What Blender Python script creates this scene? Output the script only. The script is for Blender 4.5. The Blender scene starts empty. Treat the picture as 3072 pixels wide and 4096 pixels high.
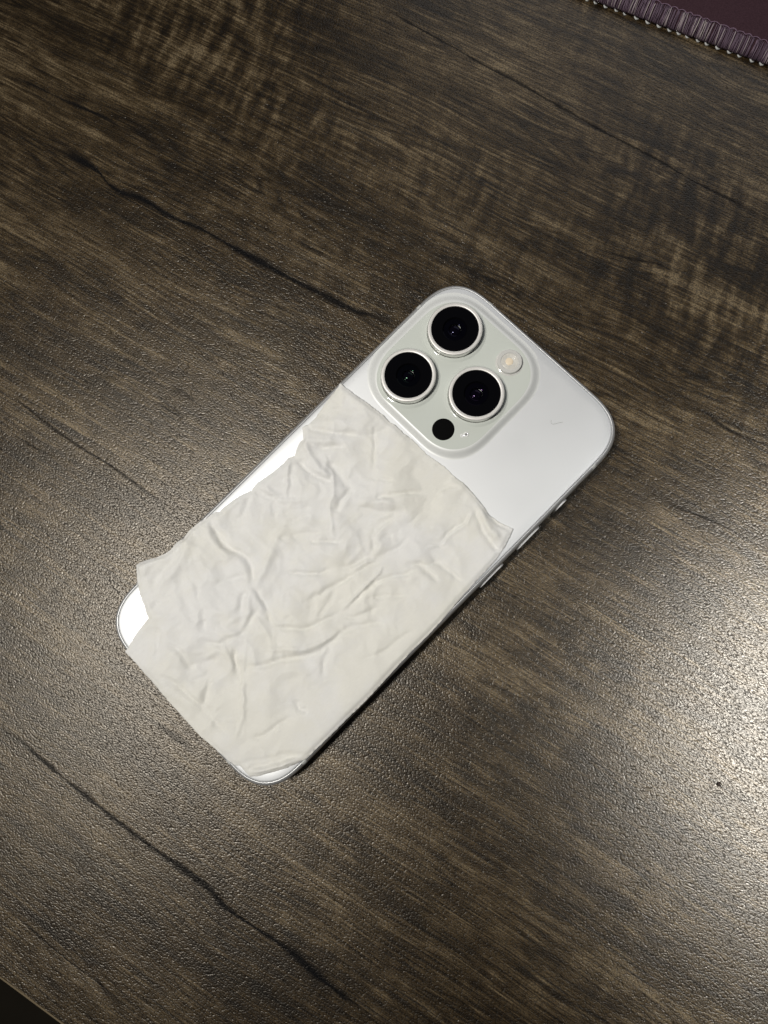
import bpy, bmesh, math, random
import numpy as np
from mathutils import Matrix, Vector, geometry
random.seed(7)
MM = 0.001
SC = bpy.context.scene
COL = SC.collection

# ---------------------------------------------------------------- camera
cd = bpy.data.cameras.new('camera'); cam = bpy.data.objects.new('camera', cd); COL.objects.link(cam)
cd.sensor_fit = 'HORIZONTAL'; cd.sensor_width = 36.0; cd.lens = 2698.1/3072*36.0
cd.clip_start = 0.005; cd.clip_end = 50
Rm = Matrix(((0.7058835, -0.6933729, 0.1447845), (0.7052476, 0.7070171, -0.0524659), (-0.0659867, 0.1391437, 0.9880712)))
M = Rm.to_4x4(); M.translation = Vector((29.343, -3.451, 198.062))*MM
cam.matrix_world = M
cd.dof.use_dof = True; cd.dof.focus_distance = 0.193; cd.dof.aperture_fstop = 24
SC.camera = cam
SC.render.resolution_x = 768; SC.render.resolution_y = 1024

# ---------------------------------------------------------------- light
w = bpy.data.worlds.new('World'); SC.world = w; w.use_nodes = True
wb = w.node_tree.nodes['Background']; wb.inputs[0].default_value = (0.92, 0.94, 1.0, 1); wb.inputs[1].default_value = 0.035

def lamp(name, kind, pos, target, energy, color, **k):
    d = bpy.data.lights.new(name, kind); d.energy = energy; d.color = color
    for a, v in k.items(): setattr(d, a, v)
    o = bpy.data.objects.new(name, d); COL.objects.link(o)
    o.location = Vector(pos)*MM
    o.rotation_euler = (Vector(target)*MM - o.location).to_track_quat('-Z', 'Y').to_euler()
    return o
# hanging lamp over the desk, to the left of the photographer
lamp('desk_lamp_light', 'SPOT', (-246, -304, 1050), (-38, 22, 0), 41.0, (1.0, 0.965, 0.90), spot_size=math.radians(32), spot_blend=1.0, shadow_soft_size=0.075)
# second lamp to the right: makes the broad glare at the right edge of the desk
lamp('reading_lamp_light', 'SPOT', (596, 282, 1050), (184, 94, 0), 132.0, (0.98, 0.985, 0.97), spot_size=math.radians(13.5), spot_blend=1.0, shadow_soft_size=0.05)
# added cool light behind the desk mat for the plateau highlights; source unseen
lamp('added_back_light', 'AREA', (-160, 470, 260), (0, 60, 0), 0.34, (0.93, 0.95, 1.0), shape='RECTANGLE', size=0.5, size_y=0.28)

SC.view_settings.view_transform = 'Standard'; SC.view_settings.look = 'None'
SC.view_settings.exposure = 0.0; SC.view_settings.gamma = 1.0
SC.render.engine = 'CYCLES'

# ---------------------------------------------------------------- helpers
def link(name, me, parent=None, mat=None, smooth=True):
    o = bpy.data.objects.new(name, me); COL.objects.link(o)
    if parent: o.parent = parent
    if mat: me.materials.append(mat)
    if smooth:
        me.polygons.foreach_set('use_smooth', [True]*len(me.polygons))
    return o
def mesh(name, verts, faces, parent=None, mat=None, smooth=True):
    me = bpy.data.meshes.new(name); me.from_pydata([tuple(float(c)*MM for c in v) for v in verts], [], faces); me.update()
    return link(name, me, parent, mat, smooth)
def thing(name, label, cat, loc=(0,0,0), rz=0.0):
    o = bpy.data.objects.new(name, None); COL.objects.link(o); o.location = Vector(loc)*MM; o.rotation_euler = (0,0,rz)
    o.empty_display_size = 0.02
    o['label'] = label; o['category'] = cat; return o
def outline(W, H, r, n=2.78, k=20):
    pts = []; th = np.linspace(0, math.pi/2, k)
    for sx, sy, a in ((1,1,0),(-1,1,1),(-1,-1,2),(1,-1,3)):
        c = np.cos(th)**(2/n)*r; s = np.sin(th)**(2/n)*r
        if a % 2: c, s = c[::-1], s[::-1]
        q = [(sx*(W/2-r+ci), sy*(H/2-r+si)) for ci, si in zip(c, s)]
        pts += q
    return pts
def sweep(rings, closed_top=True, closed_bottom=False):
    """rings: list of lists of (x,y,z), equal length, bottom to top"""
    n = len(rings[0]); V = [p for r in rings for p in r]; Fc = []
    for i in range(len(rings)-1):
        for j in range(n):
            a = i*n+j; b = i*n+(j+1) % n
            Fc.append((a, b, b+n, a+n))
    if closed_top:
        c = len(V); m = np.mean(np.array(rings[-1]), 0); V.append(tuple(m)); o = (len(rings)-1)*n
        Fc += [(o+j, o+(j+1) % n, c) for j in range(n)]
    if closed_bottom:
        c = len(V); m = np.mean(np.array(rings[0]), 0); V.append(tuple(m))
        Fc += [((j+1) % n, j, c) for j in range(n)]
    return V, Fc
def lathe(name, prof, cx, cy, parent, mat, n=96, top=False, bottom=False):
    rings = [[(cx+r*math.cos(2*math.pi*j/n), cy+r*math.sin(2*math.pi*j/n), z) for j in range(n)] for r, z in prof]
    V, Fc = sweep(rings, top, bottom)
    return mesh(name, V, Fc, parent, mat)
def sharpen(o, deg=32):
    try: o.data.set_sharp_from_angle(angle=math.radians(deg))
    except Exception: pass
def tubes(name, paths, parent, mat, seg=5):
    V = []; Fc = []
    for path, rad in paths:
        P = [Vector(p) for p in path]; base = len(V); up = Vector((0.3, 0.2, 1)).normalized()
        for i, p in enumerate(P):
            t = (P[min(i+1, len(P)-1)]-P[max(i-1, 0)]).normalized()
            a = t.cross(up)
            a = a.normalized() if a.length > 1e-4 else Vector((1,0,0))
            b = t.cross(a).normalized(); r = rad if not callable(rad) else rad(i/(len(P)-1))
            for j in range(seg):
                q = 2*math.pi*j/seg; V.append(p+(a*math.cos(q)+b*math.sin(q))*r)
        for i in range(len(P)-1):
            for j in range(seg):
                x = base+i*seg+j; y = base+i*seg+(j+1) % seg
                Fc.append((x, y, y+seg, x+seg))
        Fc.append(tuple(base+j for j in range(seg))[::-1]); Fc.append(tuple(base+(len(P)-1)*seg+j for j in range(seg)))
    return mesh(name, V, Fc, parent, mat)

# ---- shader helpers
class NT:
    def __init__(s, name):
        s.m = bpy.data.materials.new(name); s.m.use_nodes = True; s.t = s.m.node_tree; s.n = s.t.nodes; s.l = s.t.links
        s.b = s.n['Principled BSDF']; s.out = s.n['Material Output']
    def set(s, node, sock, v):
        i = node.inputs[sock]
        if isinstance(v, bpy.types.NodeSocket): s.l.new(v, i)
        else: i.default_value = v
    def node(s, t, **k):
        n = s.n.new(t)
        for a, v in k.items(): setattr(n, a, v)
        return n
    def math(s, op, a, b=0.0, c=0.0, clamp=False):
        n = s.node('ShaderNodeMath', operation=op, use_clamp=clamp); s.set(n, 0, a); s.set(n, 1, b); s.set(n, 2, c); return n.outputs[0]
    def mapr(s, v, a, b, c=0.0, d=1.0, kind='LINEAR'):
        n = s.node('ShaderNodeMapRange', interpolation_type=kind); s.set(n, 0, v); s.set(n, 1, a); s.set(n, 2, b); s.set(n, 3, c); s.set(n, 4, d); return n.outputs[0]
    def comb(s, x, y, z=0.0):
        n = s.node('ShaderNodeCombineXYZ'); s.set(n, 0, x); s.set(n, 1, y); s.set(n, 2, z); return n.outputs[0]
    def noise(s, vec, scale, detail=2.0, rough=0.5, dist=0.0):
        n = s.node('ShaderNodeTexNoise'); s.set(n, 'Vector', vec); s.set(n, 'Scale', scale); s.set(n, 'Detail', detail); s.set(n, 'Roughness', rough); s.set(n, 'Distortion', dist); return n.outputs['Fac']
    def mix(s, f, a, b, blend='MIX'):
        n = s.node('ShaderNodeMix', data_type='RGBA', blend_type=blend); s.set(n, 0, f); s.set(n, 6, a); s.set(n, 7, b); return n.outputs[2]
    def objmm(s):
        tc = s.node('ShaderNodeTexCoord'); m = s.node('ShaderNodeVectorMath', operation='SCALE'); s.l.new(tc.outputs['Object'], m.inputs[0]); m.inputs['Scale'].default_value = 1000.0
        return m.outputs[0]
    def sep(s, v):
        n = s.node('ShaderNodeSeparateXYZ'); s.l.new(v, n.inputs[0]); return n.outputs
    def ramp(s, f, stops):
        n = s.node('ShaderNodeValToRGB'); e = n.color_ramp.elements
        while len(e) < len(stops): e.new(0.5)
        for q, (p, c) in zip(e, stops): q.position = p; q.color = (*c, 1)
        s.set(n, 0, f); return n.outputs[0]
    def bump(s, h, dist, strength=1.0, normal=None):
        n = s.node('ShaderNodeBump'); s.set(n, 'Height', h); s.set(n, 'Distance', dist); s.set(n, 'Strength', strength)
        if normal is not None: s.l.new(normal, n.inputs['Normal'])
        return n.outputs[0]
    def P(s, **k):
        for a, v in k.items():
            s.set(s.b, a.replace('_', ' '), v)
        return s.m
def simple(name, col, rough=0.5, **k):
    q = NT(name); return q.P(Base_Color=(*col, 1), Roughness=rough, **k)

CRACKS= {"C1":[[-188.36,70.84],[-177.0,72.78],[-161.19,73.41],[-145.78,74.37],[-138.93,73.83],[-131.95,74.41]],"C2":[[-159.43,56.98],[-140.9,57.55],[-127.97,54.72],[-117.66,55.72],[-108.42,55.3],[-94.87,56.39],[-80.73,56.05],[-71.17,56.02],[-60.14,56.01],[-48.56,56.38],[-38.78,56.59],[-31.5,58.08],[-21.13,58.79]],"C3":[[-88.66,153.27],[-80.34,152.13],[-69.91,150.97],[-56.71,150.19],[-45.52,149.0],[-32.85,148.67],[-21.0,147.52],[-11.62,146.86],[0.99,145.71],[10.9,145.39],[21.96,144.78],[33.06,143.62],[44.5,143.31],[57.78,142.59]],"C4":[[59.34,79.38],[64.54,78.82],[69.2,79.44],[74.54,78.47],[80.59,78.54],[88.63,79.85],[92.01,80.58]],"C5":[[62.75,51.04],[67.86,50.91],[75.31,50.64],[79.78,51.29],[87.81,52.09],[96.25,51.91],[102.58,51.48]],"C6":[[-63.79,-105.1],[-58.39,-105.07],[-48.67,-106.26],[-37.37,-107.28],[-26.48,-107.94],[-15.77,-108.69],[-5.33,-109.11],[3.07,-109.14],[13.18,-109.59],[22.42,-111.25],[31.97,-111.1],[41.35,-110.99],[51.61,-112.4],[61.11,-112.77],[68.72,-112.81],[74.47,-112.62]],"C7":[[-117.84,-28.75],[-115.71,-29.5],[-106.86,-30.5],[-100.67,-30.19],[-96.79,-29.72],[-89.82,-29.39]],"C8":[[-124.87,-18.82],[-114.73,-20.83],[-106.51,-21.79],[-99.08,-22.57],[-87.67,-23.05],[-79.24,-23.15],[-68.44,-23.82],[-61.92,-24.45],[-55.06,-24.68]],"C9":[[-35.76,-144.69],[-23.84,-145.69],[-15.15,-146.45],[-5.57,-146.65],[-0.88,-146.55],[5.65,-147.29],[15.25,-147.66]],"C10":[[-25.88,85.79],[-13.43,85.1],[-3.92,85.89],[5.4,86.35]],"C11":[[8.92,111.6],[14.62,110.92],[26.06,111.53],[38.56,114.44],[50.02,113.55]]}
BLOTS= [[-94.82, -0.0], [-71.72, 1.39], [-59.86, 67.75], [-72.12, 7.25], [-130.52, 75.16], [-31.86, 55.64], [50.69, 57.04], [55.2, -32.6], [-16.89, -80.37]]
LIGHTS= [[-95.42, -18.37], [-67.45, -22.89], [-58.4, 66.13], [40.81, 112.18], [-109.18, -12.65], [36.67, -90.98], [60.92, -90.97], [58.21, 113.51], [5.17, 110.52]]
# edge t (-23.832451013447415, -161.5390106189165) (-3.3568952393115836, -161.53837506167616)
TISSUE= [[-34.57,24.62],[-34.2,23.32],[-33.78,19.35],[-33.37,17.09],[-32.36,12.2],[-32.35,9.39],[-32.98,8.47],[-33.07,7.43],[-31.26,6.05],[-30.22,5.17],[-30.37,4.09],[-29.82,2.44],[-28.48,-0.01],[-29.37,-1.8],[-29.2,-3.81],[-29.64,-7.67],[-30.26,-10.75],[-30.72,-13.06],[-30.55,-15.06],[-30.22,-15.97],[-30.48,-16.32],[-31.31,-18.44],[-31.96,-21.49],[-32.22,-23.97],[-32.45,-26.13],[-32.21,-26.36],[-32.49,-27.0],[-33.05,-27.39],[-33.67,-28.99],[-33.71,-30.05],[-33.9,-30.78],[-34.45,-32.63],[-34.72,-35.83],[-34.81,-36.84],[-34.46,-38.43],[-34.21,-39.38],[-34.72,-40.72],[-34.88,-42.39],[-34.52,-44.08],[-34.82,-45.91],[-35.88,-48.55],[-37.53,-51.25],[-38.43,-53.0],[-38.82,-54.6],[-36.72,-56.03],[-34.8,-57.47],[-33.44,-58.24],[-31.85,-59.08],[-29.47,-60.04],[-27.66,-60.64],[-26.32,-61.4],[-25.06,-61.8],[-24.67,-62.15],[-24.59,-63.57],[-24.34,-65.86],[-23.78,-68.73],[-23.14,-71.08],[-22.66,-73.27],[-17.96,-73.09],[-12.42,-73.16],[-6.02,-73.36],[-1.31,-73.46],[4.79,-73.5],[9.96,-73.4],[13.97,-72.82],[16.92,-72.45],[19.31,-72.26],[21.02,-71.96],[21.98,-71.66],[22.79,-70.78],[23.9,-70.71],[25.47,-70.8],[27.04,-70.73],[27.33,-70.32],[27.59,-69.87],[28.29,-69.24],[29.39,-67.26],[30.87,-64.54],[32.49,-61.62],[33.27,-59.35],[33.99,-57.42],[34.35,-56.55],[34.53,-54.09],[34.55,-52.09],[34.58,-49.48],[34.7,-46.97],[34.74,-43.15],[34.78,-39.51],[34.91,-36.18],[34.94,-33.55],[34.86,-30.21],[34.59,-22.9],[34.43,-16.14],[34.62,-8.75],[34.35,-1.35],[34.14,1.02],[33.95,3.19],[33.73,9.19],[33.58,13.98],[33.43,19.19],[32.64,23.39],[31.65,26.56],[30.84,28.6],[27.21,27.4],[23.32,26.81],[20.65,27.46],[16.45,27.99],[11.58,28.33],[9.36,27.91],[4.96,28.02],[-1.32,27.07],[-7.29,27.21],[-10.48,26.73],[-14.25,26.83],[-15.88,26.23],[-18.43,26.55],[-23.78,25.93],[-28.97,25.1]]
WRINKLES= [[-0.75,1.3,[[-33.44,-29.93],[-29.52,-31.45],[-26.86,-31.82],[-23.76,-32.19],[-20.25,-31.27],[-17.19,-30.37],[-14.57,-30.74],[-11.64,-32.89],[-9.48,-34.52]]],[0.5,1.5,[[-31.97,-32.14],[-27.96,-33.33],[-23.76,-33.46],[-19.8,-33.38]]],[-0.3,1.2,[[-19.53,-44.53],[-17.58,-41.33],[-15.96,-37.82],[-14.24,-34.84],[-11.96,-33.21]]],[-0.5,1.0,[[-9.48,-34.52],[-6.36,-34.76],[-3.36,-35.53],[-0.59,-36.92],[1.53,-37.7]]],[-0.5,1.1,[[-10.01,-36.31],[-9.58,-38.81],[-8.5,-40.24],[-7.21,-42.29]]],[0.4,1.5,[[-8.94,-34.82],[-10.67,-29.4],[-13.29,-23.54],[-15.04,-20.18],[-15.49,-17.21],[-15.07,-13.38]]],[-0.4,1.2,[[-4.43,-37.01],[-3.79,-40.95],[-2.93,-44.25],[-2.72,-46.93]]],[-0.35,1.2,[[-22.59,-45.04],[-18.86,-47.65],[-15.6,-49.01],[-13.11,-50.7],[-10.62,-53.63]]],[-0.35,1.0,[[-10.4,-55.9],[-7.41,-54.13],[-4.85,-52.38],[-4.21,-49.67],[-2.93,-47.15],[-1.45,-44.0]]],[-0.45,1.3,[[-0.6,-50.17],[0.88,-51.97],[3.62,-53.31],[4.64,-54.69]]],[-0.4,1.2,[[-15.12,-62.72],[-12.32,-61.56],[-9.75,-61.87],[-7.18,-62.58],[-4.84,-62.28]]],[-0.3,1.2,[[-21.63,-61.75],[-18.8,-63.08],[-16.62,-65.48],[-14.89,-67.88]]],[0.5,2.5,[[-33.27,-36.86],[-31.68,-40.43],[-29.87,-44.2],[-29.4,-48.83],[-28.92,-53.87]]],[-0.5,2.0,[[-33.92,-39.64],[-32.1,-43.84],[-31.18,-47.2],[-31.15,-51.84],[-30.89,-55.84]]],[-0.3,1.2,[[-26.04,-56.49],[-25.57,-60.24],[-24.69,-62.3]]],[0.35,1.2,[[-9.8,-36.52],[-6.78,-38.95],[-4.43,-42.01],[-2.93,-45.91]]],[-0.6,1.3,[[-32.9,8.23],[-30.78,9.14],[-28.29,10.42],[-25.23,12.62],[-22.57,14.82],[-19.34,17.94]]],[0.4,1.3,[[-30.18,5.22],[-27.69,6.88],[-25.21,8.9],[-22.55,11.84]]],[-0.45,1.2,[[-26.53,6.5],[-24.05,7.77],[-21.97,10.17],[-19.51,12.18]]],[-0.75,1.3,[[-27.64,-0.18],[-25.15,-0.38],[-22.3,-0.2],[-19.45,0.34],[-16.81,1.43],[-15.4,2.99]]],[0.5,1.2,[[-30.18,5.22],[-26.9,3.9],[-23.45,2.76],[-19.84,2.19],[-16.44,3.27]]],[-0.65,1.2,[[-21.38,6.27],[-18.34,5.5],[-15.32,5.11],[-12.49,4.9],[-9.69,5.07]]],[-0.6,1.2,[[-9.69,5.07],[-9.5,2.68],[-9.68,0.3],[-8.56,-1.9],[-7.81,-3.36]]],[0.3,0.6,[[-17.96,4.76],[-14.93,2.9],[-12.29,-0.05],[-10.23,-3.54],[-5.95,-6.64],[-3.36,-9.17]]],[0.4,0.8,[[-28.58,-2.22],[-26.27,-4.44],[-23.59,-7.39],[-21.29,-10.69]]],[-0.3,1.2,[[-27.63,-2.04],[-23.88,-5.83],[-21.68,-9.23]]],[-0.5,1.0,[[-29.84,-14.6],[-28.31,-14.59],[-26.4,-14.21],[-24.51,-13.1],[-23.18,-12.91],[-21.65,-14.73],[-19.56,-17.09]]],[-0.45,1.2,[[-29.44,-17.18],[-28.08,-20.29],[-26.54,-22.84],[-27.28,-25.41]]],[0.4,1.2,[[-28.9,-12.2],[-25.84,-12.55],[-22.8,-12.54],[-20.35,-10.51],[-15.84,-5.73]]],[-0.35,1.2,[[-18.63,-14.34],[-17.7,-12.33],[-15.83,-9.76],[-14.52,-7.01]]],[-0.4,1.2,[[-15.62,-16.87],[-15.25,-13.95],[-14.14,-10.66],[-12.65,-8.47]]],[-0.55,1.2,[[-12.81,-17.03],[-10.39,-14.65],[-8.17,-12.09],[-6.5,-10.09]]],[-0.5,1.0,[[-8.35,-14.82],[-5.95,-12.81],[-3.45,-10.53],[-0.79,-8.08]]],[-0.3,1.0,[[-21.72,-1.86],[-19.63,-1.69],[-17.93,-0.77],[-15.29,-1.51],[-14.91,-4.45]]],[-0.65,1.3,[[-4.88,2.35],[-2.39,3.3],[0.4,5.19],[2.87,7.82],[5.55,11.08]]],[0.5,1.5,[[-5.42,3.31],[-3.04,6.07],[-0.45,8.6],[2.56,10.7]]],[-0.55,1.2,[[-3.04,5.22],[-2.39,8.83],[-0.24,11.8],[2.13,14.54],[5.57,17.89],[6.85,19.57]]],[-0.6,1.3,[[6.85,19.57],[5.58,21.3],[5.37,23.23],[5.59,25.58],[5.8,27.5]]],[-0.3,0.7,[[-7.81,10.82],[-4.88,13.03],[-1.96,15.24]]],[-0.3,0.7,[[-18.28,22.33],[-14.4,18.67],[-9.01,12.66]]],[-0.3,1.4,[[-15.08,25.84],[-15.3,23.02],[-16.61,20.45],[-19.48,17.24],[-23.03,14.69]]],[-0.45,1.0,[[11.56,26.72],[9.21,24.43],[8.35,21.89],[8.34,18.48],[8.76,14.65],[8.96,11.04],[8.73,7.87],[8.51,4.7]]],[0.35,0.8,[[7.92,19.77],[8.55,16.99],[8.75,12.95],[8.74,8.72],[8.73,6.18]]],[-0.45,1.1,[[6.62,10.86],[4.69,7.7],[3.62,4.53],[3.61,1.56],[4.25,-0.76],[6.37,-2.03],[7.64,-3.72]]],[-0.35,1.0,[[6.38,0.07],[7.23,2.6],[8.3,3.65]]],[0.4,0.6,[[19.77,23.77],[20.59,20.79],[20.16,17.85],[19.72,14.91],[19.91,12.17],[18.22,9.25],[17.58,7.36]]],[-0.4,1.1,[[19.56,22.71],[19.96,19.75],[19.32,17.44],[19.3,14.07],[19.49,11.33],[17.81,9.67]]],[-0.5,1.3,[[18.73,25.27],[22.08,23.93],[24.78,22.81],[27.88,21.7],[30.97,21.0],[32.21,21.82]]],[0.6,1.4,[[20.63,25.86],[23.96,24.52],[27.07,23.82],[30.58,23.53]]],[-0.4,0.8,[[20.21,27.14],[23.77,26.85],[26.88,26.56],[29.38,27.34],[30.81,28.33]]],[-0.35,1.0,[[19.25,6.93],[22.17,6.9],[25.7,7.5],[27.97,7.68],[31.26,7.65]]],[-0.4,1.1,[[16.29,0.24],[19.02,2.53],[23.18,3.34],[26.28,3.53]]],[-0.4,1.0,[[3.58,-14.02],[5.29,-11.49],[6.99,-6.45],[9.75,-3.3],[11.46,1.74],[12.12,6.99]]],[-0.35,0.8,[[16.93,2.13],[19.23,3.16],[20.9,3.98],[23.01,8.57]]],[0.5,0.5,[[12.56,-20.73],[12.75,-16.92],[12.77,-13.3],[12.79,-9.66],[12.62,-6.57],[12.26,-4.74]]],[-0.4,0.9,[[13.65,-19.99],[13.68,-14.92],[13.7,-10.57],[15.18,-6.2],[18.48,-1.47],[20.68,2.89]]],[-0.45,1.0,[[3.73,-27.01],[5.22,-22.63],[6.33,-17.89],[8.19,-12.41],[9.31,-6.94],[11.16,-2.92]]],[-0.35,1.0,[[6.7,-17.52],[8.16,-21.14],[8.89,-24.75],[9.61,-27.63]]],[-0.45,1.0,[[1.87,-38.27],[5.37,-35.84],[9.23,-32.33],[10.33,-29.07],[11.81,-25.43],[12.92,-21.44]]],[-0.5,1.0,[[8.81,-46.34],[11.74,-41.96],[14.48,-37.42],[16.49,-33.61],[16.86,-30.38],[17.25,-25.71],[18.35,-22.46],[20.72,-19.01],[23.88,-14.92]]],[0.4,1.0,[[4.43,-45.04],[8.83,-40.61],[13.03,-36.02],[15.41,-31.13],[16.16,-26.08]]],[-0.5,1.0,[[-5.93,-24.98],[-2.2,-22.0],[0.97,-18.49],[2.64,-15.0]]],[-0.3,0.9,[[14.0,-22.51],[16.92,-20.31],[18.39,-16.69],[19.49,-13.43]]],[-0.35,1.1,[[16.51,-29.31],[18.3,-31.78],[19.36,-34.98],[22.03,-37.94]]],[-0.25,0.9,[[25.86,-27.0],[28.75,-22.67],[29.51,-16.23],[30.99,-10.49]]],[-0.3,0.8,[[15.5,-13.82],[18.79,-9.82],[23.23,-5.54]]],[-0.5,1.1,[[5.23,-50.96],[7.79,-47.66],[9.81,-43.84],[12.55,-40.01],[15.61,-35.64]]],[-0.35,1.0,[[-2.87,-55.56],[-0.66,-59.77],[1.91,-63.58],[3.55,-66.17],[4.82,-67.0]]],[-0.4,1.1,[[-10.65,-69.88],[-6.2,-68.95],[-0.66,-68.33],[4.46,-67.37],[10.26,-67.81],[16.73,-67.5]]],[-0.4,1.0,[[-1.39,-50.47],[3.02,-53.19],[6.68,-54.48],[5.59,-52.02],[2.3,-48.19]]],[0.35,0.8,[[-0.65,-45.41],[4.13,-50.64],[9.4,-56.69],[14.43,-61.44],[16.74,-66.09]]],[-0.35,1.0,[[19.6,-64.55],[22.13,-59.88],[22.51,-56.0],[23.97,-51.01]]],[-0.4,1.1,[[21.14,-47.58],[23.63,-48.56],[25.77,-47.08]]],[-0.35,1.2,[[-6.57,-65.03],[-5.83,-61.42],[-3.98,-58.11],[-2.87,-54.84]]],[0.7,0.9,[[26.47,-69.64],[28.61,-66.06],[31.28,-61.58],[33.7,-57.58]]],[-0.6,0.8,[[25.41,-70.04],[25.96,-67.75],[28.28,-64.33],[30.41,-60.75],[32.91,-56.11]]],[-0.4,1.0,[[22.4,-70.72],[24.91,-66.76],[28.47,-61.71],[31.86,-56.51]]],[-0.3,1.2,[[-3.24,-65.24],[-1.4,-62.66],[-1.03,-59.43]]]]


# ---------------------------------------------------------------- materials
def wood():
    q = NT('dark_wood_laminate'); v = q.objmm(); X = q.sep(v); s, t = X[0], X[1]
    # slow wandering of the grain
    w1 = q.noise(q.comb(q.math('MULTIPLY', s, 0.010), q.math('MULTIPLY', t, 0.016)), 1.0, 2.0)
    tw = q.math('ADD', t, q.math('MULTIPLY', q.math('SUBTRACT', w1, 0.5), 9.0))
    def n2(a, b, d=3.0, r=0.6, off=0.0):
        return q.noise(q.comb(q.math('MULTIPLY', s, a), q.math('MULTIPLY', tw, b), off), 1.0, d, r)
    fine = n2(0.036, 1.15, 4.0, 0.72, 3.1)
    mid = n2(0.030, 0.26, 3.0, 0.6, 9.7)
    broad = n2(0.014, 0.050, 2.0, 0.5, 17.0)
    mott = q.noise(q.comb(q.math('MULTIPLY', s, 0.16), q.math('MULTIPLY', t, 0.20), 5.0), 1.0, 3.0, 0.65)
    # cross-grain ripple, as in figured wood, only in patches
    rip = q.noise(q.comb(q.math('ADD', q.math('MULTIPLY', s, 0.26), q.math('MULTIPLY', t, 0.05)), q.math('MULTIPLY', t, 0.07), 2.0), 1.0, 2.0, 0.55)
    patch = q.mapr(q.noise(q.comb(q.math('MULTIPLY', s, 0.010), q.math('MULTIPLY', t, 0.014), 8.0), 1.0, 1.0), 0.40, 0.62, 0, 1, 'SMOOTHSTEP')
    hy = q.mapr(t, 40, 120, 0.25, 1.0, 'SMOOTHSTEP')
    f = q.math('ADD', q.math('MULTIPLY', q.math('SUBTRACT', fine, 0.5), 1.15), 0.5)
    f = q.math('ADD', f, q.math('MULTIPLY', q.math('SUBTRACT', mid, 0.5), 0.55))
    f = q.math('ADD', f, q.math('MULTIPLY', q.math('SUBTRACT', broad, 0.5), 0.6))
    f = q.math('ADD', f, q.math('MULTIPLY', q.math('SUBTRACT', mott, 0.5), 0.55))
    f = q.math('ADD', f, q.math('MULTIPLY', q.math('MULTIPLY', q.math('SUBTRACT', rip, 0.5), 1.3), q.math('MULTIPLY', patch, hy)))
    f = q.math('ADD', f, 0.02)
    # long contour lines, like the latewood rings of sawn timber
    ct = n2(0.0065, 0.055, 2.0, 0.45, 51.0)
    fr_ = q.math('FRACT', q.math('MULTIPLY', q.math('ADD', ct, q.math('MULTIPLY', fine, 0.012)), 30.0))
    ln = q.mapr(q.math('ABSOLUTE', q.math('SUBTRACT', fr_, 0.5)), 0.0, 0.30, 1, 0, 'SMOOTHSTEP')
    lm = q.mapr(n2(0.020, 0.10, 2.0, 0.5, 61.0), 0.42, 0.62, 0.10, 1.0, 'SMOOTHSTEP')
    f = q.math('SUBTRACT', f, q.math('MULTIPLY', q.math('MULTIPLY', ln, lm), 0.20))
    micro = n2(0.060, 3.0, 2.0, 0.7, 71.0)
    f = q.math('ADD', f, q.math('MULTIPLY', q.math('SUBTRACT', micro, 0.5), 0.9))
    f = q.math('ADD', f, 0.06)
    for (bs, bt) in LIGHTS:   # pale flecks of the print, long along the grain
        dx = q.math('MULTIPLY', q.math('SUBTRACT', s, bs), 1/9.0); dy = q.math('MULTIPLY', q.math('SUBTRACT', q.math('ADD', t, q.math('MULTIPLY', fine, 2.0)), bt+1.0), 1/1.1)
        d = q.math('ADD', q.math('MULTIPLY', dx, dx), q.math('MULTIPLY', dy, dy))
        f = q.math('ADD', f, q.math('MULTIPLY', q.math('EXPONENT', q.math('MULTIPLY', d, -1.0)), 0.22))
    col = q.ramp(f, [(0.14, (0.0040, 0.0022, 0.0008)), (0.38, (0.0135, 0.0078, 0.0026)), (0.53, (0.034, 0.0213, 0.0082)), (0.68, (0.070, 0.0475, 0.0230)), (0.92, (0.18, 0.134, 0.076))])
    # fine dark pores and hairlines
    h1 = n2(0.022, 2.3, 2.0, 0.5, 31.0)
    hm = n2(0.018, 0.12, 1.0, 0.5, 41.0)
    hair = q.math('MULTIPLY', q.mapr(h1, 0.54, 0.68, 0, 1, 'SMOOTHSTEP'), q.mapr(hm, 0.38, 0.62, 0.2, 1))
    col = q.mix(q.math('MULTIPLY', hair, 0.75), col, (0.014, 0.012, 0.010, 1))
    # the printed cracks: one float curve each, t as a function of s
    crack = None
    wob = q.math('MULTIPLY', q.math('SUBTRACT', q.noise(q.comb(q.math('MULTIPLY', s, 0.10), q.math('MULTIPLY', t, 0.05), 4.0), 1.0, 2.0, 0.5), 0.5), 0.35)
    wid = q.noise(q.comb(q.math('MULTIPLY', s, 0.05), q.math('MULTIPLY', t, 0.02), 14.0), 1.0, 2.0, 0.6)
    ragged = q.math('MULTIPLY', q.math('SUBTRACT', q.noise(v, 0.8, 3.0, 0.7), 0.5), 1.3)
    WD = dict(C1=(0.55, 0.9), C2=(1.05, 1.0), C3=(0.5, 0.9), C4=(0.5, 0.9), C5=(0.45, 0.8), C6=(0.9, 1.0), C7=(0.4, 0.8), C8=(0.45, 0.85), C9=(0.3, 0.8), C10=(0.6, 0.7), C11=(0.6, 0.7))
    for key, pts in CRACKS.items():
        width, stren = WD[key]
        pts = sorted(pts); s0, s1 = pts[0][0], pts[-1][0]; tt = [p[1] for p in pts]; t0, t1 = min(tt)-1, max(tt)+1
        u = q.mapr(s, s0, s1, 0, 1)
        fc = q.node('ShaderNodeFloatCurve'); c = fc.mapping.curves[0]
        P = [((a-s0)/(s1-s0), (b-t0)/(t1-t0)) for a, b in pts]
        while len(c.points) < len(P): c.points.new(0.5, 0.5)
        for cp, p in zip(c.points, P): cp.location = p
        fc.mapping.update(); q.l.new(u, fc.inputs['Value'])
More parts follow.
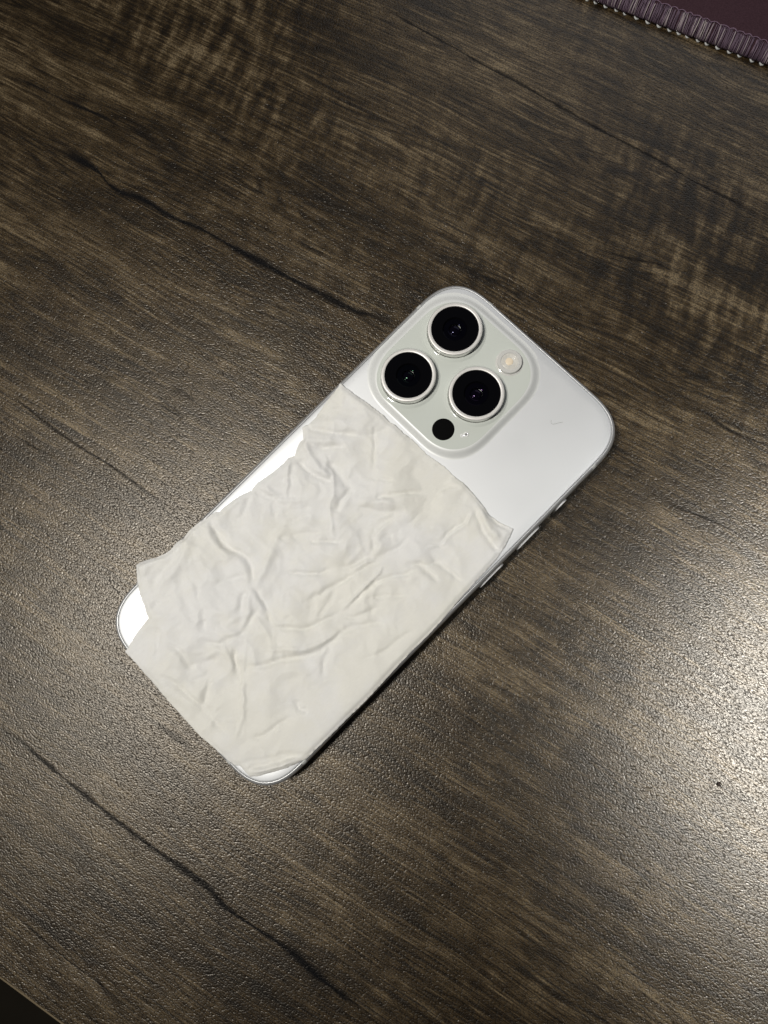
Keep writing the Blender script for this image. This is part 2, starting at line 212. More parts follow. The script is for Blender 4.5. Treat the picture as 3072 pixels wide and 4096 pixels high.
        tc = q.math('ADD', q.math('MULTIPLY', fc.outputs[0], t1-t0), t0)
        d = q.math('ABSOLUTE', q.math('ADD', q.math('ADD', q.math('SUBTRACT', t, tc), wob), ragged))
        wd = q.math('MULTIPLY', q.mapr(wid, 0.36, 0.64, 0.25, 1.6), width)
        prof = q.mapr(q.math('DIVIDE', d, wd), 0.15, 1.7, 1, 0, 'SMOOTHSTEP')
        ends = q.math('MULTIPLY', q.mapr(s, s0-1, s0+14 if s0 > -215 else s0, 0, 1), q.mapr(s, s1-14, s1+1, 1, 0))
        k = q.math('MULTIPLY', q.math('MULTIPLY', prof, ends), stren)
        crack = k if crack is None else q.math('MAXIMUM', crack, k)
    for (bs, bt) in BLOTS:
        dx = q.math('MULTIPLY', q.math('SUBTRACT', s, bs), 1/5.0); dy = q.math('MULTIPLY', q.math('SUBTRACT', q.math('ADD', t, wob), bt), 1/0.9)
        d = q.math('ADD', q.math('ADD', q.math('MULTIPLY', dx, dx), q.math('MULTIPLY', dy, dy)), q.math('MULTIPLY', q.math('SUBTRACT', fine, 0.5), 4.0))
        crack = q.math('MAXIMUM', crack, q.mapr(d, 0.0, 1.8, 0.5, 0, 'SMOOTHSTEP'))
    col = q.mix(q.math('MULTIPLY', crack, 0.95), col, (0.005, 0.0055, 0.007, 1))
    # embossed pebble texture of the laminate
    nv = q.node('ShaderNodeTexNoise', noise_dimensions='3D'); q.l.new(v, nv.inputs['Vector']); nv.inputs['Scale'].default_value = 0.9; nv.inputs['Detail'].default_value = 2
    va = q.node('ShaderNodeVectorMath', operation='MULTIPLY_ADD'); q.l.new(nv.outputs['Color'], va.inputs[0]); va.inputs[1].default_value = (0.9, 0.9, 0.0); q.l.new(v, va.inputs[2])
    mp = q.node('ShaderNodeMapping'); q.l.new(va.outputs[0], mp.inputs[0]); mp.inputs['Rotation'].default_value = (0, 0, math.radians(-38)); mp.inputs['Scale'].default_value = (1.0, 1.45, 1.0)
    def vor(scale, feature='DISTANCE_TO_EDGE'):
        n = q.node('ShaderNodeTexVoronoi', voronoi_dimensions='2D', feature=feature); q.l.new(mp.outputs[0], n.inputs['Vector']); n.inputs['Scale'].default_value = scale; return n
    vs = q.node('ShaderNodeTexVoronoi', voronoi_dimensions='2D', feature='SMOOTH_F1'); q.l.new(mp.outputs[0], vs.inputs['Vector']); vs.inputs['Scale'].default_value = 1.65; vs.inputs['Smoothness'].default_value = 0.35
    d1 = vs.outputs['Distance']; e = q.mapr(d1, 0.22, 0.62, 1, 0, 'SMOOTHSTEP')
    hgt = q.math('ADD', q.math('MULTIPLY', q.math('MULTIPLY', d1, d1), -1.6), q.math('MULTIPLY', q.noise(v, 1.6, 1.0, 0.5), 0.45))
    hgt = q.math('SUBTRACT', hgt, q.math('MULTIPLY', q.math('MAXIMUM', q.math('MULTIPLY', hair, 0.5), crack), 0.5))
    bmp = q.bump(hgt, 0.000045, 1.0)
    dk = q.mapr(e, 0, 1, 0.5, 1.15)         # darker colour in the grooves of the emboss
    col = q.mix(1.0, col, q.comb(dk, dk, dk), 'MULTIPLY')
    rg = q.mapr(q.noise(v, 0.5, 3.0), 0.3, 0.7, 0.30, 0.36)
    return q.P(Base_Color=col, Roughness=rg, Normal=bmp, Specular_IOR_Level=q.mapr(crack, 0, 1, 0.6, 0.12), Specular_Tint=(1.0, 0.93, 0.83, 1))

def frosted():
    q = NT('frosted_white_glass'); v = q.objmm()
    n = q.noise(v, 9.0, 2.0, 0.6); sm = q.noise(v, 0.06, 3.0, 0.6)
    return q.P(Base_Color=(0.80, 0.815, 0.83, 1), Metallic=0.5, Roughness=q.mapr(sm, 0.35, 0.65, 0.47, 0.51), Normal=q.bump(n, 0.000004, 1.0), Specular_IOR_Level=0.75)
def ramp_white():
    q = NT('satin_white_glass'); v = q.objmm(); n = q.noise(v, 9.0, 2.0, 0.6)
    return q.P(Base_Color=(0.79, 0.805, 0.795, 1), Metallic=0.10, Roughness=0.44, Normal=q.bump(n, 0.000003, 1.0), Specular_IOR_Level=0.8)
def gloss_white():
    q = NT('polished_white_glass'); v = q.objmm()
    sm = q.noise(v, 0.5, 4.0, 0.7); sp = q.noise(v, 3.2, 1.0)
    r = q.mapr(sm, 0.45, 0.8, 0.06, 0.15)
    col = q.mix(q.mapr(sp, 0.76, 0.82, 0, 0.5), (0.65, 0.685, 0.64, 1), (0.9, 0.85, 0.85, 1))
    return q.P(Base_Color=col, Roughness=r, Specular_IOR_Level=0.6)
def titanium(name, col, rough, br=0.0, met=1.0):
    q = NT(name); v = q.objmm(); X = q.sep(v)
    n = q.noise(q.comb(q.math('MULTIPLY', X[0], 0.3), q.math('MULTIPLY', X[1], 0.3), q.math('MULTIPLY', X[2], 14.0)), 1.0, 3.0, 0.6)
    g = q.noise(v, 11.0, 1.0)
    return q.P(Base_Color=(*col, 1), Metallic=met, Roughness=q.mapr(n, 0.3, 0.7, rough-0.05, rough+0.06), Normal=q.bump(g, 0.000001+br, 1.0))
def ring_metal():
    q = NT('blasted_ring_metal'); v = q.objmm(); g = q.noise(v, 5.0, 2.0, 0.7)
    c = q.mix(q.mapr(g, 0.3, 0.7, 0, 1), (0.76, 0.745, 0.72, 1), (0.86, 0.84, 0.81, 1))
    return q.P(Base_Color=c, Metallic=0.3, Roughness=0.42, Normal=q.bump(g, 0.00001, 1.0))
def tissue_mat():
    q = NT('damp_white_tissue'); v = q.objmm(); X = q.sep(v)
    fib = q.noise(q.comb(q.math('MULTIPLY', X[0], 2.4), q.math('MULTIPLY', X[1], 0.8), X[2]), 1.0, 4.0, 0.65, 0.4)
    cl = q.noise(v, 0.045, 3.0, 0.55); cl2 = q.noise(v, 0.22, 3.0, 0.6)
    col = q.mix(q.mapr(q.math('ADD', cl, q.math('MULTIPLY', cl2, 0.3)), 0.50, 0.82, 0, 1, 'SMOOTHSTEP'), (0.89, 0.885, 0.865, 1), (0.885, 0.87, 0.80, 1))
    col = q.mix(q.mapr(fib, 0.35, 0.7, 0.10, 0.0), col, (0.60, 0.59, 0.55, 1))
    spk = q.noise(v, 1.6, 1.0)
    fl = q.mapr(q.noise(q.comb(q.math('MULTIPLY', X[0], 1.7), q.math('MULTIPLY', X[1], 3.4), 7.0), 1.0, 1.0), 0.70, 0.76, 0, 1)
    rg = q.mapr(fl, 0, 1, 0.62, 0.28)
    q.P(Base_Color=col, Roughness=rg, Normal=q.bump(fib, 0.00005, 0.9), Subsurface_Weight=0.12, Subsurface_Scale=0.0012, Specular_IOR_Level=0.35)
    q.b.inputs['Subsurface Radius'].default_value = (1.0, 0.95, 0.8)
    return q.m
def fabric():
    q = NT('purple_mat_cloth'); v = q.objmm()
    f = q.noise(v, 3.0, 3.0, 0.7); g = q.noise(v, 0.15, 2.0)
    c = q.mix(q.mapr(f, 0.3, 0.7, 0, 1), (0.032, 0.014, 0.020, 1), (0.066, 0.033, 0.043, 1))
    return q.P(Base_Color=c, Roughness=0.9, Normal=q.bump(f, 0.00012, 1.0), Specular_IOR_Level=0.2)
def thread(name, a, b):
    q = NT(name); v = q.objmm(); n = q.noise(q.comb(q.math('MULTIPLY', q.sep(v)[0], 3.2), 0.0, 0.0), 1.0, 2.0, 0.6)
    f = q.noise(v, 9.0, 2.0)
    c = q.mix(q.mapr(n, 0.35, 0.68, 0, 1), (*a, 1), (*b, 1)); c = q.mix(q.mapr(f, 0.3, 0.7, 0.35, 0), c, (0.02, 0.012, 0.02, 1))
    return q.P(Base_Color=c, Roughness=0.7)
M_wood = wood(); M_frost = frosted(); M_gloss = gloss_white()
M_ti = titanium('titanium_frame', (0.60, 0.605, 0.61), 0.42, 0.0, 0.65); M_steel = titanium('polished_ring_steel', (0.74, 0.73, 0.72), 0.12)
M_ring = ring_metal(); M_black = simple('black_lens_mask', (0.0022, 0.0022, 0.003), 0.06, Specular_IOR_Level=0.28)
M_groove = simple('dark_seam_gasket', (0.06, 0.06, 0.06), 0.6)
M_band = simple('antenna_plastic', (0.55, 0.56, 0.55), 0.5)
M_matte = simple('sensor_black', (0.002, 0.002, 0.0022), 0.7, Specular_IOR_Level=0.05)
M_button = simple('satin_button_metal', (0.80, 0.80, 0.79), 0.45, Metallic=0.25)
M_screen = simple('screen_glass_black', (0.005, 0.005, 0.006), 0.08)

# ---------------------------------------------------------------- setting
fl = mesh('floor', [(-2500,-2500,0),(2500,-2500,0),(2500,2500,0),(-2500,2500,0)], [(0,1,2,3)], None, None, False)
fl.location.z = -740*MM
q = NT('dim_brown_floor'); v = q.objmm(); fn = q.noise(v, 0.02, 4.0)
fl.data.materials.append(q.P(Base_Color=q.mix(fn, (0.16, 0.125, 0.07, 1), (0.24, 0.19, 0.12, 1)), Roughness=0.7)); fl['kind'] = 'structure'

TH = math.radians(14.4); ET = -161.5
desk = thing('desk', 'dark brown wood-grain laminate desk top with long black cracks and thin pale front edge', 'desk', (0,0,0), TH)
# table top: flat sheet dense enough only for shading, real thickness below
x0, x1, y0, y1 = -620, 620, ET+0.9, 460
mesh('tabletop', [(x0,y0,0),(x1,y0,0),(x1,y1,0),(x0,y1,0),(x0,y0,-25),(x1,y0,-25),(x1,y1,-25),(x0,y1,-25)],
     [(0,1,2,3),(4,7,6,5),(0,4,5,1),(1,5,6,2),(2,6,7,3),(3,7,4,0)], desk, M_wood, False)
prof = [(0.0,-25.0),(-0.9,-25.0),(-0.9,-1.0),(-0.82,-0.55),(-0.62,-0.2),(-0.3,-0.02),(0.0,0.02)]
V = [(x0, y0+a, b) for a, b in prof]+[(x1, y0+a, b) for a, b in prof]; n = len(prof)
q = NT('edge_band_plastic'); v = q.objmm(); X = q.sep(v); en = q.noise(q.comb(q.math('MULTIPLY', X[0], 0.12), q.math('MULTIPLY', X[1], 2.0), q.math('MULTIPLY', X[2], 0.4)), 1.0, 3.0, 0.6)
M_edge = q.P(Base_Color=q.mix(en, (0.16, 0.12, 0.07, 1), (0.30, 0.24, 0.15, 1)), Roughness=0.45)
mesh('edge_band', V, [(i, i+n, i+1+n, i+1) for i in range(n-1)], desk, M_edge)

# ---------------------------------------------------------------- desk mat
MA = math.radians(18.35); mat_o = thing('desk_mat', 'dark purple cloth desk mat with frayed stitched edge at the top right corner', 'desk mat', (-69.0,173.0,0), MA)
L0, L1 = -130, 260
bd = [(L0,1.0,0.05),(L1,1.0,0.05),(L1,240,0.05),(L0,240,0.05),(L0,1.0,1.2),(L1,1.0,1.2)]
V = []; cols = 64
prof = [(240,0.05),(0.9,0.05),(0.55,0.6),(0.9,1.7),(2.0,2.4),(3.6,2.75),(4.7,2.8),(5.2,3.0),(6.0,3.1),(240,3.1)]
for i in range(cols+1):
    x = L0+(L1-L0)*i/cols
    V += [(x, a, b) for a, b in prof]
n = len(prof); Fc = [(i*n+j, i*n+j+1, (i+1)*n+j+1, (i+1)*n+j) for i in range(cols) for j in range(n-1)]
Fc = [f[::-1] for f in Fc]
mesh('cloth_top', V, Fc, mat_o, fabric())
M_th = thread('purple_thread', (0.05, 0.024, 0.05), (0.34, 0.24, 0.32)); M_pale = thread('pale_thread', (0.40, 0.34, 0.36), (0.75, 0.66, 0.62)); M_white = simple('white_thread', (0.62, 0.63, 0.62), 0.6)
def loop_path(x, lean, top=4.9, lift=0.0):
    pr = [(0.35,0.25),(0.15,0.9),(0.5,1.9),(1.5,2.65),(2.8,3.0),(3.9,3.05),(top,2.95)]
    return [(x+lean*k/6+random.uniform(-.05,.05), a-0.1, b+0.1+lift) for k, (a, b) in enumerate(pr)]
P1, P2, P3 = [], [], []
x = -8.0
while x < 150:
    x += random.uniform(0.12, 0.38)
    P1.append((loop_path(x, random.uniform(-1.0, 0.3)+0.2*math.sin(x), random.uniform(4.3, 5.2), random.uniform(0, .25)), random.uniform(0.07, 0.14)))
    if random.random() < 0.12: P2.append((loop_path(x, random.uniform(-1.1, 0.3), random.uniform(3.6, 5.1), 0.3), random.uniform(0.07, 0.15)))
o = tubes('edge_stitching', P1, mat_o, M_th); o['kind'] = 'stuff'
o = tubes('loose_fibre', P2, mat_o, M_pale); o['kind'] = 'stuff'
x = -7.0; arcs = []
while x < 150:
    wd = random.uniform(2.0, 3.2)
    arcs.append(([(x+wd*k/6, 4.7+0.55*math.sin(math.pi*k/6)+random.uniform(-.06,.06), 3.25+0.1*math.sin(math.pi*k/6)) for k in range(7)], random.uniform(0.10, 0.16)))
    x += wd
o = tubes('seam_thread', arcs, mat_o, thread('lilac_thread', (0.16, 0.09, 0.15), (0.34, 0.23, 0.32))); o['kind'] = 'stuff'
wl = None; x = -6.0
while x < 100:
    if wl is None:
        wl = tubes('white_stitch', [([(-0.75,0.30,0.45),(-0.35,-0.02,0.36),(0.1,-0.28,0.25),(0.55,-0.1,0.18),(0.9,0.3,0.12)], lambda u: 0.05+0.27*math.sin(math.pi*min(1, u*1.05))**1.2)], mat_o, M_white, 6)
        c = wl
    else:
        c = wl.copy(); COL.objects.link(c); c.parent = mat_o
    c.location = (x*MM, random.uniform(-.1,.12)*MM, 0); c.rotation_euler = (0, 0, random.uniform(-.15,.15)); c.scale = (random.uniform(.8,1.15),)*3
    x += random.uniform(2.9, 4.2)

# ---------------------------------------------------------------- phone
W, H, RC = 70.6, 146.6, 15.9
phone = thing('phone', 'white smartphone lying face down with three round black camera lenses', 'smartphone')
def ring(inset, z, k=20):
    return [(a, b, z) for a, b in outline(W-2*inset, H-2*inset, max(RC-inset, 2), 2.78, k)]
fp = [(2.2,0.25),(1.3,0.25),(0.7,0.42),(0.28,0.85),(0.06,1.5),(0,2.2),(0,6.1),(0.05,6.75),(0.22,7.35),(0.52,7.8),(0.88,8.03),(1.08,8.08),(1.14,7.98),(1.16,7.4)]
V, Fc = sweep([ring(i, z) for i, z in fp], False)
fr = mesh('frame', V, Fc, phone, M_ti)
V, Fc = sweep([ring(1.13, 7.5), ring(1.32, 7.5)], False); mesh('seam', V, Fc, phone, M_groove)
V, Fc = sweep([ring(2.3, 0.12), ring(2.3, 0.4)][::-1], True); mesh('front_glass', V, Fc, phone, M_screen, False)
# height of the phone's back (mm) at x, y
PX, PY = -12.5, 49.2
def rr(x, y, cx, cy, h, r):          # signed distance to a rounded square
    dx = np.abs(x-cx)-(h-r); dy = np.abs(y-cy)-(h-r)
    return np.hypot(np.maximum(dx, 0), np.maximum(dy, 0))+np.minimum(np.maximum(dx, dy), 0)-r
def phone_out(x, y, inset=0.0):      # signed distance to the phone's outline (superellipse corners, roughly)
    a = W/2-inset; b = H/2-inset; r = 13.2-inset
    dx = np.abs(x)-(a-r); dy = np.abs(y)-(b-r)
    return np.hypot(np.maximum(dx, 0), np.maximum(dy, 0))+np.minimum(np.maximum(dx, dy), 0)-r
def sstep(t):
    t = np.clip(t, 0, 1); return t*t*t*(t*(6*t-15)+10)
PH = 1.45
def back_z(x, y):
    d = -phone_out(x, y, 1.22)
    z = 8.27-0.27*(1-np.clip(d/2.6, 0, 1))**2.2
    return z
# back glass: contour rings outside, flat inside
rs = [ring(1.21, 7.75), ring(1.22, 7.9), ring(1.30, 8.03)]+[ring(i, 8.27-0.24*(1-(i-1.3)/2.7)**2.2) for i in (1.6, 2.0, 2.5, 3.2, 4.0)]
V, Fc = sweep(rs, True); mesh('back_glass', V, Fc, phone, M_frost)
# camera plateau: soft ramp, then a flat polished top
def rsq(cx, cy, h, r, z, k=22): return [(cx+a, cy+b, z) for a, b in outline(2*h, 2*h, r, 2.35, k)]
rings = []
NP_ = 15
for i in range(NP_):
    u = i/(NP_-1); h = 21.6-3.1*u
    rings.append(rsq(PX+0.3*u, PY-0.3*u, h, 14.2-2.2*u, 8.262+PH*float(sstep(np.array(u)))))
for u, dz in ((0.4,0.02),(1.0,0.03),(2.0,0.035)):
    rings.append(rsq(PX+0.3, PY-0.3, 18.5-0.9*u, 12.0-0.9*u, 8.262+PH+dz))
# the plateau's ramp on the outer corner would overhang the frame: keep it inside the back glass
def clampin(p):
    x, y, z = p
    lim = W/2-1.35; x = max(-lim, min(lim, x)); y = min(H/2-1.35, y)
    # rounded phone corner
    r = 13.2-1.35; cx = -(W/2-1.35-r); cy = H/2-1.35-r
    if x < cx and y > cy:
        d = math.hypot(x-cx, y-cy)
        if d > r: x = cx+(x-cx)*r/d; y = cy+(y-cy)*r/d
    return (x, y, z)
rings = [[clampin(p) for p in r] for r in rings]
V, Fc = sweep(rings, True)
plat = mesh('camera_plateau', V, Fc, phone, ramp_white())
plat.data.materials.append(M_gloss)
for i_, p_ in enumerate(plat.data.polygons):
    if i_ >= (NP_-2)*len(rings[0]): p_.material_index = 1
PT = 8.262+PH+0.035
# three lenses
LENS = [(-20.92, 58.43, (0.10, 0.10, 0.22)), (-20.92, 39.33, (0.05, 0.16, 0.08)), (-3.18, 48.85, (0.16, 0.08, 0.24))]
for i, (lx, ly, tint) in enumerate(LENS):
    lens = lathe('camera_lens', [(8.02, PT-0.3),(8.02, 10.15),(7.93, 10.25),(7.93, 11.95),(7.94, 12.05),(7.86, 12.22)], lx, ly, phone, M_steel)
    sharpen(lens, 30)
    # glass lip round the base
    lathe('glass_lip', [(9.3, PT-0.02),(9.0, PT+0.10),(8.65, PT+0.34),(8.35, PT+0.46),(8.1, PT+0.40),(8.03, PT+0.15)], lx, ly, lens, M_gloss)
    o = lathe('lens_ring', [(7.84,12.14),(7.80,12.29),(7.70,12.335),(6.95,12.335),(6.87,12.29),(6.85,11.9),(6.85,11.6)], lx, ly, lens, M_ring); sharpen(o, 35)
    o = lathe('lens_cover', [(6.83,11.7),(6.80,12.08),(6.66,12.19),(6.55,12.19),(6.48,12.14),(4.2,12.14),(3.55,12.13),(3.4,11.85),(3.2,11.5)], lx, ly, lens, M_black); sharpen(o, 30)
    qq = NT('coated_lens_element'); qq.P(Base_Color=(0.0015,0.0015,0.003,1), Roughness=0.05, Specular_IOR_Level=0.2, Specular_Tint=(*[c*3 for c in tint], 1))
    lathe('lens_element', [(3.4,11.5),(3.1,11.55),(2.8,11.40),(2.2,11.55),(1.85,11.60),(1.75,11.35)], lx, ly, lens, qq.m)
    q2 = NT('inner_lens_element'); q2.P(Base_Color=(0.002,0.0015,0.004,1), Roughness=0.08, Specular_IOR_Level=0.3, Specular_Tint=(*[min(1, 0.15+c*2) for c in tint], 1))
    lathe('inner_element', [(1.75*math.sin(a), 10.6+0.95*math.cos(a)) for a in [math.pi/2*(1-k/10) for k in range(10)]], lx, ly, lens, q2.m, 48, True)
# flash
FX, FY = -3.1, 62.6
qf = NT('flash_clear_plastic'); qf.P(Base_Color=(0.66,0.655,0.63,1), Roughness=0.10, Specular_IOR_Level=0.7)
fl_o = lathe('flash', [(4.1,PT-0.05),(3.8,PT+0.10),(3.55,PT+0.18),(3.5,PT+0.95),(3.38,PT+1.1),(3.2,PT+1.12),(2.62,PT+1.12),(2.5,PT+1.0),(2.4,PT+0.9)], FX, FY, phone, qf.m); sharpen(fl_o, 35)
q = NT('flash_lens_fresnel'); tc = q.objmm(); 
pr = [(2.42, PT+0.92)]
for k in range(9):
    r_ = 2.3-0.15*k; pr += [(r_, PT+1.0), (r_-0.11, PT+0.93)]
q.P(Base_Color=(0.74,0.725,0.68,1), Roughness=0.16, Specular_IOR_Level=0.7)
o = lathe('flash_lens', pr, FX, FY, fl_o, q.m, 72, False); sharpen(o, 20)
o = lathe('flash_diode', [(1.12,PT+0.85),(1.1,PT+1.0),(0.9,PT+1.06),(0.5,PT+1.1)], FX-0.1, FY-0.1, fl_o, simple('warm_phosphor', (0.93,0.80,0.62), 0.2), 48, True)
# depth sensor window
lathe('depth_sensor', [(3.22,PT-0.05),(3.22,PT+0.012),(3.1,PT+0.02)], -2.98, 35.3, phone, M_matte, 72, True)
# rear microphone
mic = lathe('microphone', [(0.74,PT),(0.72,PT+0.16),(0.52,PT+0.22),(0.34,PT+0.12),(0.30,PT+0.02)], 2.75, 38.75, phone, simple('mic_hole_glass', (0.92,0.93,0.93), 0.12, Specular_IOR_Level=0.8), 32)
lathe('hole', [(0.34,PT+0.02),(0.3,PT+0.03)], 2.75, 38.75, mic, simple('mic_hole_grey', (0.22,0.22,0.22), 0.5), 32, True)
o2 = lathe('hole_reflection', [(0.60,PT),(0.55,PT+0.10),(0.40,PT+0.12),(0.30,PT+0.06)], 2.2, 37.75, mic, simple('mic_reflection_glass', (0.86,0.87,0.87), 0.06, Specular_IOR_Level=0.9), 32, True)  # reflection of the mic hole in the glass, built as a second disc
# buttons on the right-hand side
def button(name, ya, yb, label=None):
    h = 1.55; L = (yb-ya)/2; x0 = W/2-0.3; k = 8; sec = []
    def lo(s, x):
        pts = []
        for cy, a0 in ((L-h*s, 0), (-L+h*s, math.pi)):
            for j in range(k+1):
                a = a0+math.pi*j/k; pts.append((x, (ya+yb)/2+cy+h*s*math.sin(a+0)*1.0 if False else (ya+yb)/2+(cy+h*s*math.sin(a) if a0 == 0 else cy+h*s*math.sin(a)), 4.1+h*s*math.cos(a)))
        return pts
    V, Fc = sweep([lo(1.0, x0), lo(1.0, W/2+0.42), lo(0.93, W/2+0.56)], True)
    o = mesh(name, V, Fc, phone, M_button); sharpen(o, 40)
    if label: o['label'] = label
    return o
button('action_button', 41.4, 46.0); button('volume_button', 25.6, 34.9); button('volume_button', 10.6, 20.1)
# antenna bands let into the frame
def band(a, b):
    """thin slice of the frame profile between two outline indices at parameter position"""
    pts = outline(W, H, RC, 2.78, 20)
    P0 = np.array(pts); 
    best = int(np.argmin(np.hypot(P0[:,0]-a, P0[:,1]-b)))
    # local tangent on the side
    side = abs(a) > W/2-3
    t = np.array((0.0, 1.0)) if side else np.array((1.0, 0.0))
    nrm = np.array((math.copysign(1, a), 0.0)) if side else np.array((0.0, math.copysign(1, b)))
    rgs = []
    for s_ in (-0.7, 0.7):
        row = []
        for ins, z in fp[3:-1]:
            p = np.array((a, b), float)+t*s_
            # find the outline position at this tangent coordinate
            if side: p[0] = math.copysign(edge_at(p[1], W/2, H/2), a)-nrm[0]*ins
            else: p[1] = math.copysign(edge_at(p[0], H/2, W/2), b)-nrm[1]*ins
            row.append((p[0]+nrm[0]*0.03, p[1]+nrm[1]*0.03, z+0.02))
        rgs.append(row)
    n = len(rgs[0]); V = rgs[0]+rgs[1]; Fc = [(j, j+1, n+j+1, n+j) for j in range(n-1)]
    mesh('antenna_band', V, Fc, phone, M_band)
def edge_at(u, a, b, r=RC, n=2.78):
    """half width a at coordinate u along the side whose half length is b"""
    d = abs(u)-(b-r)
    return a if d <= 0 else a-r+r*(1-(d/r)**n)**(1/n)
for a, b in ((-35.3, 57.4), (-19.9, 73.3), (35.3, 57.4), (35.3, -57.5), (19.9, -73.3), (-35.3, -57.5), (-19.9, -73.3)): band(a, b)

# ---------------------------------------------------------------- tissue
rng = np.random.RandomState(11)
def vnoise(x, y, seed):
    r = np.random.RandomState(seed); G = r.rand(256, 256)
    xi = np.floor(x).astype(int); yi = np.floor(y).astype(int); fx = x-xi; fy = y-yi
    fx = fx*fx*fx*(fx*(6*fx-15)+10); fy = fy*fy*fy*(fy*(6*fy-15)+10)
    g = lambda a, b: G[a % 256, b % 256]
    return (g(xi,yi)*(1-fx)+g(xi+1,yi)*fx)*(1-fy)+(g(xi,yi+1)*(1-fx)+g(xi+1,yi+1)*fx)*fy-0.5
def inpoly(px, py, poly):
    c = np.zeros(len(px), bool); n = len(poly)
    for i in range(n):
        x1, y1 = poly[i]; x2, y2 = poly[(i+1) % n]
        if y1 == y2: continue
        m = ((y1 > py) != (y2 > py)) & (px < (x2-x1)*(py-y1)/(y2-y1)+x1); c ^= m
    return c
def densify(poly, step, jit):
    out = []; n = len(poly)
    for i in range(n):
        a = np.array(poly[i]); b = np.array(poly[(i+1) % n]); L = np.hypot(*(b-a)); k = max(1, int(round(L/step)))
        for j in range(k):
            p = a+(b-a)*j/k
            if j: p = p+rng.uniform(-jit, jit, 2)
            out.append((float(p[0]), float(p[1])))
    return out
def polydist(x, y, pts):
    best = np.full(x.shape, 1e9); side = np.zeros(x.shape); tt = np.zeros(x.shape); n = len(pts)-1
    for i in range(n):
        ax, ay = pts[i]; bx, by = pts[i+1]; dx, dy = bx-ax, by-ay; L = dx*dx+dy*dy+1e-9
        t = np.clip(((x-ax)*dx+(y-ay)*dy)/L, 0, 1); ex = x-ax-t*dx; ey = y-ay-t*dy; d = np.hypot(ex, ey)
        m = d < best; best = np.where(m, d, best); tt = np.where(m, (i+t)/n, tt)
    return best, tt
edge = densify(TISSUE, 0.45, 0.07)
ex = np.array(edge)
STEP = 0.42
gx, gy = np.meshgrid(np.arange(ex[:,0].min(), ex[:,0].max(), STEP), np.arange(ex[:,1].min(), ex[:,1].max(), STEP))
gx = gx.ravel()+rng.uniform(-.06,.06,gx.size); gy = gy.ravel()+rng.uniform(-.06,.06,gy.size)
ins = inpoly(gx, gy, edge); gx, gy = gx[ins], gy[ins]
# drop grid points too near the edge
keep = np.ones(len(gx), bool)
for (a, b) in edge[::1]:
    m = (np.abs(gx-a) < 0.22) & (np.abs(gy-b) < 0.22); keep &= ~m
gx, gy = gx[keep], gy[keep]
pts2 = [Vector(p) for p in edge]+[Vector((float(a), float(b))) for a, b in zip(gx, gy)]
ne = len(edge)
res = geometry.delaunay_2d_cdt(pts2, [], [list(range(ne))], 1, 1e-6)
vv, ff = res[0], res[2]
X = np.array([v.x for v in vv]); Y = np.array([v.y for v in vv])
def tissue_h(x, y):
    # warped coordinates so that traced folds are not ruler-straight
    wx = x+0.5*vnoise(x*.35, y*.35, 1)+0.25*vnoise(x*.9, y*.9, 2); wy = y+0.5*vnoise(x*.35, y*.35, 3)+0.25*vnoise(x*.9, y*.9, 4)
    h = np.full(x.shape, 1.0)
    amp = np.clip(0.30+0.7*(1-np.clip((x-5)/30, 0, 1)), 0.25, 1)       # calmer toward the right-hand side
    h += 1.2*amp*vnoise(x*.085, y*.085, 5)+0.9*amp*vnoise(x*.19+3, y*.19, 6)
    # small random ridges
    for sc, a, sd in ((0.13, 0.48, 21), (0.26, 0.24, 24), (0.6, 0.08, 27)):
        u = vnoise(x*sc+1.6*vnoise(x*sc*.7, y*sc*.7, sd+1), y*sc+1.6*vnoise(x*sc*.7, y*sc*.7, sd+2), sd)
        h += a*amp*(0.30-np.abs(u)*2.2)
    for dep, wid, pts in WRINKLES:
        d, t = polydist(wx, wy, pts)
        tap = np.clip(np.minimum(t, 1-t)*5+0.15, 0, 1)
        h += WR_GAIN*dep*tap*np.exp(-(d/(wid*0.74))**2)
    h += 0.02*vnoise(x*2.2, y*2.2, 41)
    return h
WR_GAIN = 1.35
hh = tissue_h(X, Y)
dout = phone_out(X, Y)
# distance to the tissue's own edge flattens it onto the phone
D_, _ = polydist(X, Y, TISSUE+[TISSUE[0]])
edge_f = sstep(np.clip(D_/1.6, 0, 1))
hh = hh*(1-0.55*np.exp(-(((X-24)/16)**2+((Y+72)/9)**2)))
hh = np.maximum(hh, 0.10)*(0.42+0.58*edge_f)
corner = np.exp(-(((X+47)/9)**2+((Y+33)/12)**2))      # free corner that sticks out past the left side
dropL = np.where(dout > 0.0, 0.45*np.maximum(dout, 0)**1.5, 0)
Z = back_z(X, Y)+hh+0.05
Z = np.where(dout > -1.0, 8.12+hh, Z)
Z = Z-np.where(X > 0, np.clip(dropL*1.5, 0, 3), np.clip(dropL*0.25, 0, 1.2))
Z = Z+1.0*corner
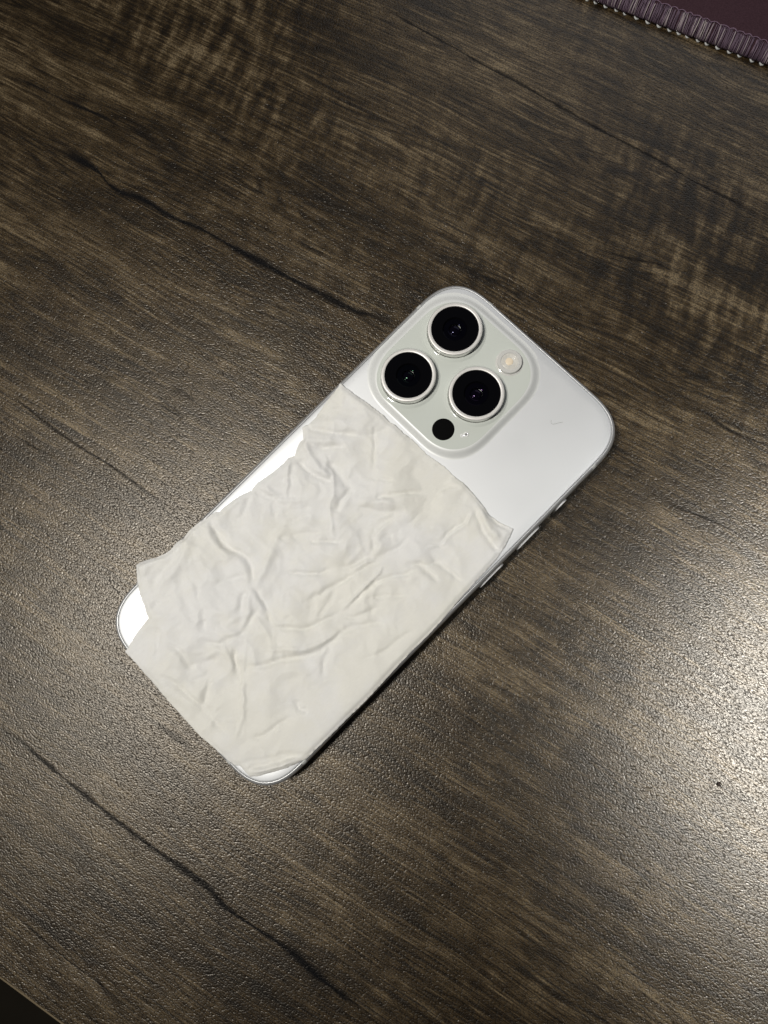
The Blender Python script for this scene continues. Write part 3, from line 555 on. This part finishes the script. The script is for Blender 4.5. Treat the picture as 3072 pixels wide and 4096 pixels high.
# never below the camera plateau's ramp
pd = rr(X, Y, PX, PY, 21.6, 12.5); Z = np.where(pd < 0, np.maximum(Z, 8.262+PH*sstep(-pd/3.1)+0.12), Z)
# two sides and a rim, 0.12 mm of paper
N = len(X); Vt = np.concatenate([np.stack([X, Y, Z], 1), np.stack([X, Y, Z-0.10], 1)])
F1 = [tuple(f) for f in ff]
def ccw(f):
    a, b, c = f[:3]; return (X[b]-X[a])*(Y[c]-Y[a])-(Y[b]-Y[a])*(X[c]-X[a]) > 0
F1 = [f if ccw(f) else f[::-1] for f in F1]
Fa = F1+[tuple(i+N for i in f[::-1]) for f in F1]
from collections import Counter
ec = {}
for f in F1:
    for i in range(len(f)):
        a, b = f[i], f[(i+1) % len(f)]; ec[(a, b)] = 1
Fa += [(a, a+N, b+N, b) for (a, b) in ec if (b, a) not in ec]
ti = mesh('tissue', Vt, Fa, None, tissue_mat())
ti['label'] = 'crumpled off-white sheet of damp tissue covering the lower two thirds of the white phone'; ti['category'] = 'tissue'

# ---------------------------------------------------------------- small stray things
def curve_thing(name, pts, rad, mat, label, cat):
    o = tubes(name, [(pts, rad)], None, mat, 5); o['label'] = label; o['category'] = cat; return o
lint = [(17.0,58.9,8.36),(17.25,58.4,8.34),(17.7,58.15,8.33),(18.2,58.35,8.35),(18.6,58.9,8.4),(18.9,59.5,8.37),(19.4,60.2,8.34),(19.7,60.7,8.33)]
curve_thing('lint_fibre', lint, 0.028, simple('grey_lint', (0.22,0.22,0.20), 0.8), 'tiny curled grey fibre on the bare white back beside the camera block', 'fibre')
bm = bmesh.new(); bmesh.ops.create_icosphere(bm, subdivisions=2, radius=0.55*MM)
for v_ in bm.verts: v_.co *= 1+random.uniform(-.35,.35); v_.co.z *= 0.6
me = bpy.data.meshes.new('crumb'); bm.to_mesh(me); bm.free()
cr = link('crumb', me, None, simple('dark_crumb', (0.02,0.012,0.008), 0.8)); cr.location = Vector((118.6,18.1,0.25))*MM
cr['label'] = 'tiny dark crumb on the bright glare at the right of the desk'; cr['category'] = 'crumb'
